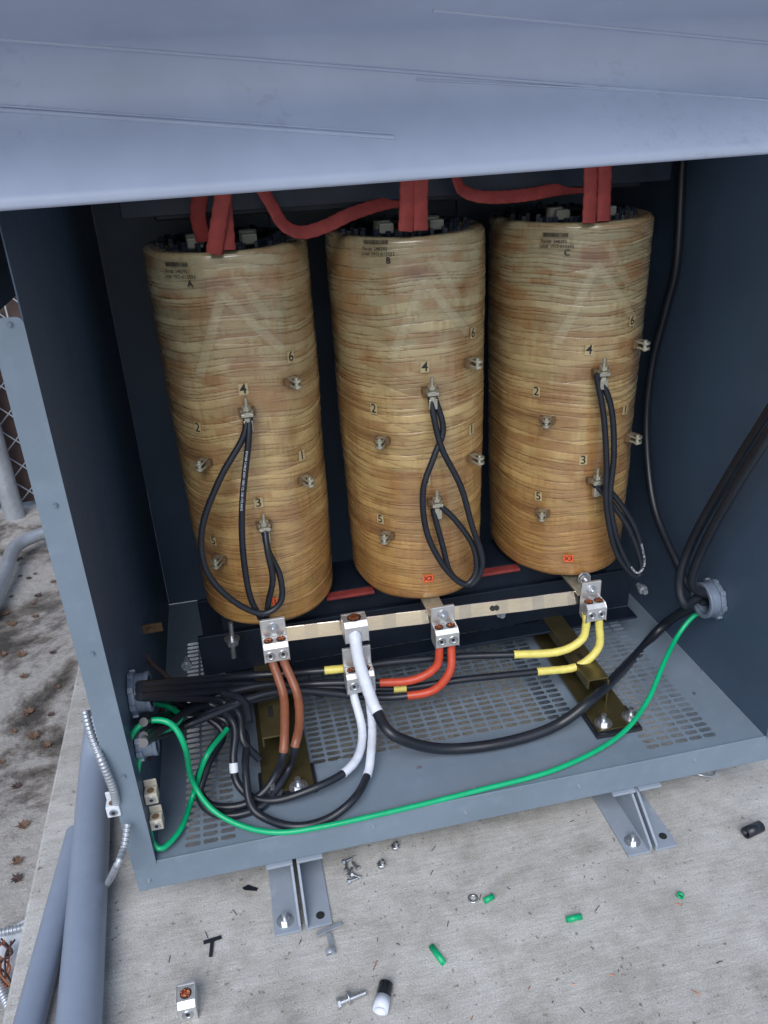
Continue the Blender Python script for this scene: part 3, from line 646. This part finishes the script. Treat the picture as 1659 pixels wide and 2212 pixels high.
def J(L,lab,prt=None): 
    n=len(L); P=[PY(u,v,YC-RY-.020-.030*math.sin(math.pi*min(1,max(0,i/(n-1))))) for i,(u,v) in enumerate(L)]
    o=cable(P,rJ,M_black,lab,'jumper cable',gJ,name='jumper_cable')
    if prt:
        full=smoothpath(P,.001); i0=int(len(full)*prt[0]); vt,ft=textgeo('POWER CABLE 600V 105C CL 1581 FT2 AWG',.0062); xm=min(v[0] for v in vt); out=[]
        for v in vt:
            k=min(len(full)-2,max(1,i0+int((v[0]-xm)*1000))); p=full[k]; tg=(full[k+1]-full[k-1]).normalized()
            dv=Vector((-.2,-.85,.5)).normalized(); nn=(dv-tg*dv.dot(tg)).normalized(); sd_=nn.cross(tg)
            out.append(p+(nn*math.cos(v[1]/rJ)+sd_*math.sin(v[1]/rJ))*(rJ+.0004)+tg*(((v[0]-xm)*1000)%1)*.001)
        mb=MB(); mb.add(out,ft); obj('printed_legend',mb,[M_paper],o)
    return o
J([(533,890),(525,945),(475,1035),(437,1140),(445,1230),(500,1295),(565,1325),(606,1300),(605,1245),(580,1190),(568,1140)],'black jumper hanging in a wide loop between two taps')
J([(540,890),(536,960),(524,1080),(524,1180),(538,1280),(560,1330),(582,1362)],'black jumper dropping straight from upper tap to lug',(.15,))
J([(572,1140),(578,1190),(589,1250),(580,1300),(574,1352)],'short black jumper from lower tap to lug')
J([(928,845),(938,905),(955,970),(995,1050),(1018,1130),(1042,1215),(1018,1262),(975,1240),(955,1175),(935,1100)],'black jumper looped between two taps of coil')
J([(934,845),(957,925),(938,985),(914,1060),(922,1150),(960,1225),(1003,1262),(1028,1235),(1022,1180),(985,1125),(942,1085)],'black jumper crossing over its neighbour between taps')
J([(1292,805),(1320,880),(1326,980),(1318,1080),(1335,1170),(1370,1235),(1391,1215),(1372,1140),(1330,1075),(1290,1038)],'black jumper hanging in a narrow loop',(.60,))
J([(1288,808),(1304,900),(1310,1000),(1310,1095),(1330,1190),(1368,1243),(1386,1225),(1360,1145),(1312,1075),(1283,1046)],'black jumper hanging in a narrow loop')
gR='thick black cables entering at the side'
cable([(1720,800,'x',1.25),(1659,895,'x',1.26),(1580,1020,'x',1.28),(1500,1160,'x',1.29),(1468,1250,'x',1.28),(1480,1305,'x',1.29),fr+Vector((0,.012,.012))],.011,M_black,'thick black cable curving down to the wall hub','cable',gR)
cable([(1720,840,'x',1.24),(1659,940,'x',1.25),(1585,1060,'x',1.27),(1520,1180,'x',1.29),(1495,1260,'x',1.30),fr+Vector((0,-.012,.014))],.011,M_black,'thick black cable hanging against the cabinet wall','cable',gR)
cable([(1474,330,'x',1.36),(1462,560,'x',1.36),(1440,660,'x',1.36),(1408,790,'x',1.355),(1396,930,'x',1.35),(1412,1090,'x',1.34),(1462,1215,'x',1.34),(1490,1270,'x',1.345),fr+Vector((0,.018,-.002))],.010,M_black,'dark cable running down the cabinet back corner','cable',gR)
cable([(298,1385,.42),(325,1430,.38),(368,1475,.33),(352,1530,.27),(330,1590,.2),(320,1640,.14)],.006,M_slat,'dark brown braided strap hanging by the wall','strap')
def hub(p,sx,lab,R=.042):
    h=empty('conduit_hub',p,lab,'conduit fitting','threaded conduit hubs'); ax=Vector((sx,0,0)); p=Vector(p)
    mb=MB(); mb.ring(p+ax*.006,ax,R*1.12,R*.80,.012); 
    for i in range(8):
        a_=i*math.pi/4; e=Vector((0,math.cos(a_),math.sin(a_))); mb.box(p+ax*.006+e*R*1.13,(.0115,.012,.008),Matrix.Rotation(a_-math.pi/2,3,'X'))
    obj('lock_ring',mb,[M_fit],h,bevel=.001)
    mb=MB(); mb.ring(p+ax*.018,ax,R,R*.80,.036); mb.ring(p+ax*.034,ax,R*1.05,R*.80,.008); obj('bushing',mb,[M_fit],h,bevel=.001)
    mb=MB(); mb.cyl(p+ax*.0008,p+ax*.0016,R*.79,32); obj('bore',mb,[M_alud],h)
hub(PX(1545,1292,W-.001),-1,'grey threaded conduit hub on the cabinet side wall')
hub(PX(283,1500,XL+.001),1,'blue-grey threaded conduit hub with black cables',.038)
hub(PX(296,1606,XL+.001),1,'blue-grey threaded conduit hub near the floor',.028)
for (q,m,lab) in((PY(328,1776,.022),M_lugb,'small plated ground lug beside the jamb'),(PY(308,1722,.030),M_lugb,'upper plated ground lug clamping green wires'),(PY(246,1745,.0),M_paper,'small pale ground lug outside the jamb')):
    if q.x>0: q.x=max(q.x,XL+.0135)
    L=empty('ground_lug',q,lab,'terminal lug','small ground lugs by the jamb'); mb=MB(); mb.box(q,(.025,.022,.026)); mb.box(q+Vector((0,.0135,.008)),(.025,.004,.042)); obj('lug_body',mb,[m],L,bevel=.002)
    mb=MB(); e=q+Vector((0,-.011,0)); mb.cyl(e,e+Vector((0,-.003,0)),.0075,18); mb.hexa(e+Vector((0,-.003,0)),e+Vector((0,-.0036,0)),.004,1); obj('set_screw',mb,[M_zinc,M_alud],L)
    mb=MB(); e=q+Vector((0,0,.013)); mb.cyl(e,e+Vector((0,0,.001)),.007,16); obj('wire_hole',mb,[M_coilroot],L)
# ------------------------------------------------------------------ outside left
def pipe(L,r,lab,mat=M_pvc):
    P=smoothpath(L,.03); mb=MB(); mb.tube(P,r,28); return obj('conduit_pipe',mb,[mat],None,lab,'conduit pipe','grey conduits beside the pad')
q1=PZ(170,2215,G+.05); q0=PZ(208,1650,G+.05); dd=(q1-q0)
pipe([q0-dd*.03+Vector((.03,.05,.10)),q0,q0+dd*.5,q1,q1+dd*.6],.040,'large grey plastic conduit lying beside the cabinet')
q1=PZ(62,2215,G+.03); q0=PZ(128,1960,G+.03); dd=(q1-q0)
pipe([q0-dd*.8,q0,q1,q1+dd*1.5],.028,'grey plastic conduit running beside a larger one')
def flex(L,r,lab):
    P=smoothpath(L,.0018); mb=MB(); mb.tube(P,r,12,0,1,None,lambda i:1+.18*math.sin(i*1.5)); obj('flexible_conduit',mb,[M_galv],None,lab,'flexible conduit','ribbed flexible metal conduits')
flex([PY(184,1538,.05),PY(198,1590,.01),PY(220,1645,-.02),PY(243,1700,-.02),PY(252,1735,-.01)],.0070,'ribbed flexible metal conduit by the jamb')
flex([PY(276,1780,-.02),PY(268,1830,-.05),PY(250,1875,-.08),PZ(228,1915,G+.02),PZ(200,1950,G+.01)],.0062,'ribbed flexible metal conduit dropping to the pad')
flex([PZ(105,1975,GL+.02),PZ(60,2000,GL+.02),PZ(0,2015,GL+.02)],.008,'ribbed flexible metal conduit lying on dirt')
flex([PZ(-10,2110,GL+.03),PZ(12,2160,GL+.03),PZ(40,2225,GL+.03)],.009,'ribbed flexible metal conduit lying on dirt')
# fence
qf=PZ(40,1150,GL); YF=qf.y+.25
fence=empty('chain_link_fence',(qf.x,YF,GL),'chain link fence with dark brown slats behind it','fence')
x0f,x1f=qf.x-1.6,qf.x+1.6
mb=MB()
for i in range(40): x=x0f+i*.082; mb.bx(x,x+.074,YF+.03,YF+.034,GL+.03,GL+2.2)
obj('privacy_slats',mb,[M_slat],fence)
mb=MB(); pitch=.13
n=int(3.2/pitch)
for i in range(-20,n):
    for s_ in(1,-1):
        xs_=x0f+i*pitch if s_>0 else x0f+(i+20)*pitch
        a_=Vector((xs_,YF,GL+.03)); b_=a_+Vector((s_*2.1,0,2.1))
        ta,tb=sorted(((x0f-a_.x)/(b_.x-a_.x),(x1f-a_.x)/(b_.x-a_.x))); t0=max(0,ta); t1=min(1,tb)
        if t1>t0: mb.cyl(a_.lerp(b_,t0),a_.lerp(b_,t1),.0034,6)
obj('wire_mesh',mb,[M_galv],fence)
mb=MB(); a_=PZ(25,1165,GL); mb.cyl((a_.x-.03,YF-.07,GL),(a_.x-.03,YF-.07,GL+2.3),.045,24); obj('fence_post',mb,[M_galv],fence)
mb=MB(); mb.tube(smoothpath([PZ(-30,1330,GL+.05),PZ(10,1240,GL+.06),PZ(35,1180,GL+.07),PZ(100,1150,GL+.07),PZ(160,1140,GL+.07)],.02),.028,20); obj('bottom_rail',mb,[M_galv],fence)
# ------------------------------------------------------------------ debris
def rot(a): return Matrix.Rotation(a,3,'Z')
def green_bit(u,v,l,a,r=.0062):
    q=PZ(u,v,G+r); d=Vector((math.cos(a),math.sin(a),0))*l/2; mb=MB(); mb.ring(q,d.normalized(),r,r*.62,l,20); obj('insulation_scrap',mb,[M_green],None,'short green insulation offcut on concrete','wire scrap','green insulation offcuts')
green_bit(1056,1941,.022,.3); green_bit(1240,1983,.032,.0); green_bit(945,2062,.042,1.9); green_bit(1470,1934,.006,.8,.0075)
q=PZ(1627,1792,G+.014); mb=MB(); mb.ring(q,(1,.2,0),.0125,.010,.045,24); obj('insulation_scrap',mb,[M_black],None,'short black cable jacket offcut on concrete','wire scrap')
q=PZ(828,2153,G+.014); mb=MB(); mb.ring(q,(.45,1,0),.0135,.0115,.05,24); o=obj('insulation_scrap',mb,[M_black],None,'black jacket offcut with white tape','wire scrap'); mb=MB(); mb.ring(q+Vector((-.006,-.013,0)),(.45,1,0),.0145,.011,.025,24); obj('white_tape',mb,[M_white],o)
def flatpoly(name,u,v,pts,a,mat,lab,cat,s=1,h=.0015,zb=None,curl=0,group=None):
    q=PZ(u,v,(G if zb is None else zb)+h); n=len(pts); P=[Vector((x*s,y*s,0)) for x,y in pts]; R=rot(a)
    vs=[q+R@p+Vector((0,0,random.uniform(0,.004)*s/.03+curl*p.length**2/s)) for p in P]; vs2=[p-Vector((0,0,.001)) for p in vs]
    c1=q; c2=q-Vector((0,0,.001)); mb=MB(); mb.add(vs+vs2+[c1,c2],[(i,(i+1)%n,2*n) for i in range(n)]+[(n+(i+1)%n,n+i,2*n+1) for i in range(n)]+[(i,i+n,(i+1)%n+n,(i+1)%n) for i in range(n)]); obj(name,mb,[mat],None,lab,cat,group)
flatpoly('tape_scrap',540,1920,[(-1,.4),(-.2,.7),(1,-.2),(.8,-.6),(-.7,0)],.0,M_black,'crumpled black tape scrap on concrete','tape scrap',.017)
q=PZ(457,2048,G+.003); mb=MB(); mb.box(q+Vector((.002,.018,0)),(.036,.007,.003),rot(.1)); mb.box(q,(.007,.036,.0034),rot(-.12)); obj('tape_scrap',mb,[M_black],None,'black T-shaped plastic scrap on concrete','tape scrap')
def bolt(u,v,a,l=.03,r=.004):
    q=PZ(u,v,G+r*1.7); d=Vector((math.cos(a),math.sin(a),0)); mb=MB(); mb.cyl(q-d*l/2,q+d*l/2,r,12); mb.hexa(q-d*(l/2+.005),q-d*l/2,r*1.8); obj('loose_bolt',mb,[M_zinc],None,'loose zinc-plated hex bolt on concrete','bolt','loose hardware on the pad')
for (u,v,a) in((752,1858,.3),(766,1868,2.0),(757,1882,1.0),(772,1893,-.6),(764,1900,.2),(748,1870,1.4)): bolt(u,v,a,.018,.0032)
bolt(762,2155,.15,.05,.0055)
q=PZ(752,2155,G+.012); mb=MB(); mb.ring(q,(1,.15,0),.013,.006,.003,24); obj('loose_washer',mb,[M_zinc],None,'zinc washer around a loose bolt','washer')
for (u,v) in((854,1832),(824,1871)):
    q=PZ(u,v,G+.001); mb=MB(); mb.ring(q+Vector((0,0,.004)),(0,0,1),.0095,.004,.008,6); mb.cyl(q+Vector((0,0,.002)),q+Vector((.004,0,.018)),.0042,10); obj('loose_nut',mb,[M_zinc],None,'loose zinc nut standing on concrete','nut','loose hardware on the pad')
q=PZ(1022,1941,G+.002); mb=MB(); mb.ring(q,(0,0,1),.011,.006,.002,28); obj('flat_washer',mb,[M_zinc],None,'flat steel washer on concrete','washer')
q=PZ(1520,1665,G+.012); mb=MB(); mb.tube(smoothpath([q+Vector((math.cos(a_)*.030,math.sin(a_)*.020,.006*math.sin(a_*2))) for a_ in np.linspace(0,6.0,14)],.004),.0022,8); obj('wire_loop',mb,[M_zinc],None,'bent steel wire loop on concrete','wire')
mb=MB(); a_=PZ(712,2008,G+.004); mb.box(a_+Vector((0,0,.002)),(.055,.010,.003),rot(.25)); mb.box(PZ(714,2034,G+.008),(.010,.040,.003),rot(.05)); mb.ring(PZ(714,2056,G+.008),(0,1,.3),.010,.008,.010,20); obj('steel_clip',mb,[M_galv],None,'bent steel clip lying by the foot','metal clip',bevel=.001)
lug(PZ(405,2166,G+.022),.034,.042,1,'spare single aluminium lug lying on concrete',tang=.0)
for i in range(46):
    u,v=random.uniform(300,1640),random.uniform(1720,2200)
    if v<1912-.21*(u-305)+50: continue
    q=PZ(u,v,G+.001); a_=random.uniform(0,3.1); l=random.uniform(.005,.018); d=Vector((math.cos(a_),math.sin(a_),0))*l
    mb=MB(); mb.tube([q-d/2,q+Vector((0,0,.001)),q+d/2],.0007,6); obj('wire_strand',mb,[random.choice((M_copper,M_black,M_slat))],None,'tiny strand offcut on concrete','wire scrap','tiny strand offcuts on the pad')
lf=[(0,1),(.15,.45),(.6,.6),(.4,.2),(.9,.0),(.45,-.2),(.5,-.55),(.12,-.4),(.03,-1),(-.1,-.42),(-.6,-.5),(-.4,-.15),(-.85,.1),(-.4,.25),(-.55,.6),(-.18,.5)]
rl=random.Random(4)
for k_ in range(44):
    u=rl.uniform(0,150); v=rl.uniform(1170,1560) if k_<28 else rl.uniform(1560,1900)
    if u>178-.18*(v-1200)*.9 and v>1400: continue
    a=rl.uniform(0,6.2); s=rl.uniform(.010,.028)
    flatpoly('fallen_leaf',u,v,lf,a,M_leaf if k_%3 else M_slat,'dry brown fallen leaf on the dirt','leaf',s,.004,GL,.35,'fallen leaves on the dirt')
mb=MB(); q=PZ(25,2060,GL+.004); mb.box(q,(.10,.14,.002),rot(.4)); obj('paper_sheet',mb,[M_paper],None,'white paper label lying on dirt','paper')
for i in range(7):
    P=[PZ(10+random.uniform(-25,25),2030+k_*26+random.uniform(-6,6),GL+.02+random.uniform(0,.02)) for k_ in range(5)]
    mb=MB(); mb.tube(smoothpath(P,.008),.0022,8); obj('bare_wire',mb,[M_copper if i%2 else M_slat],None,'tangled bare copper wire on dirt','wire scrap','tangled bare wires')
for (u,v) in((1518,1448),(1500,1500),(735,1640),(905,1660)):
    q=PZ(u,v,.0015); mb=MB(); mb.box(q+Vector((0,0,.002)),(.010,.004,.003),rot(u)); obj('metal_scrap',mb,[M_zinc],None,'tiny metal scrap on cabinet floor','metal scrap','tiny scraps on the cabinet floor')
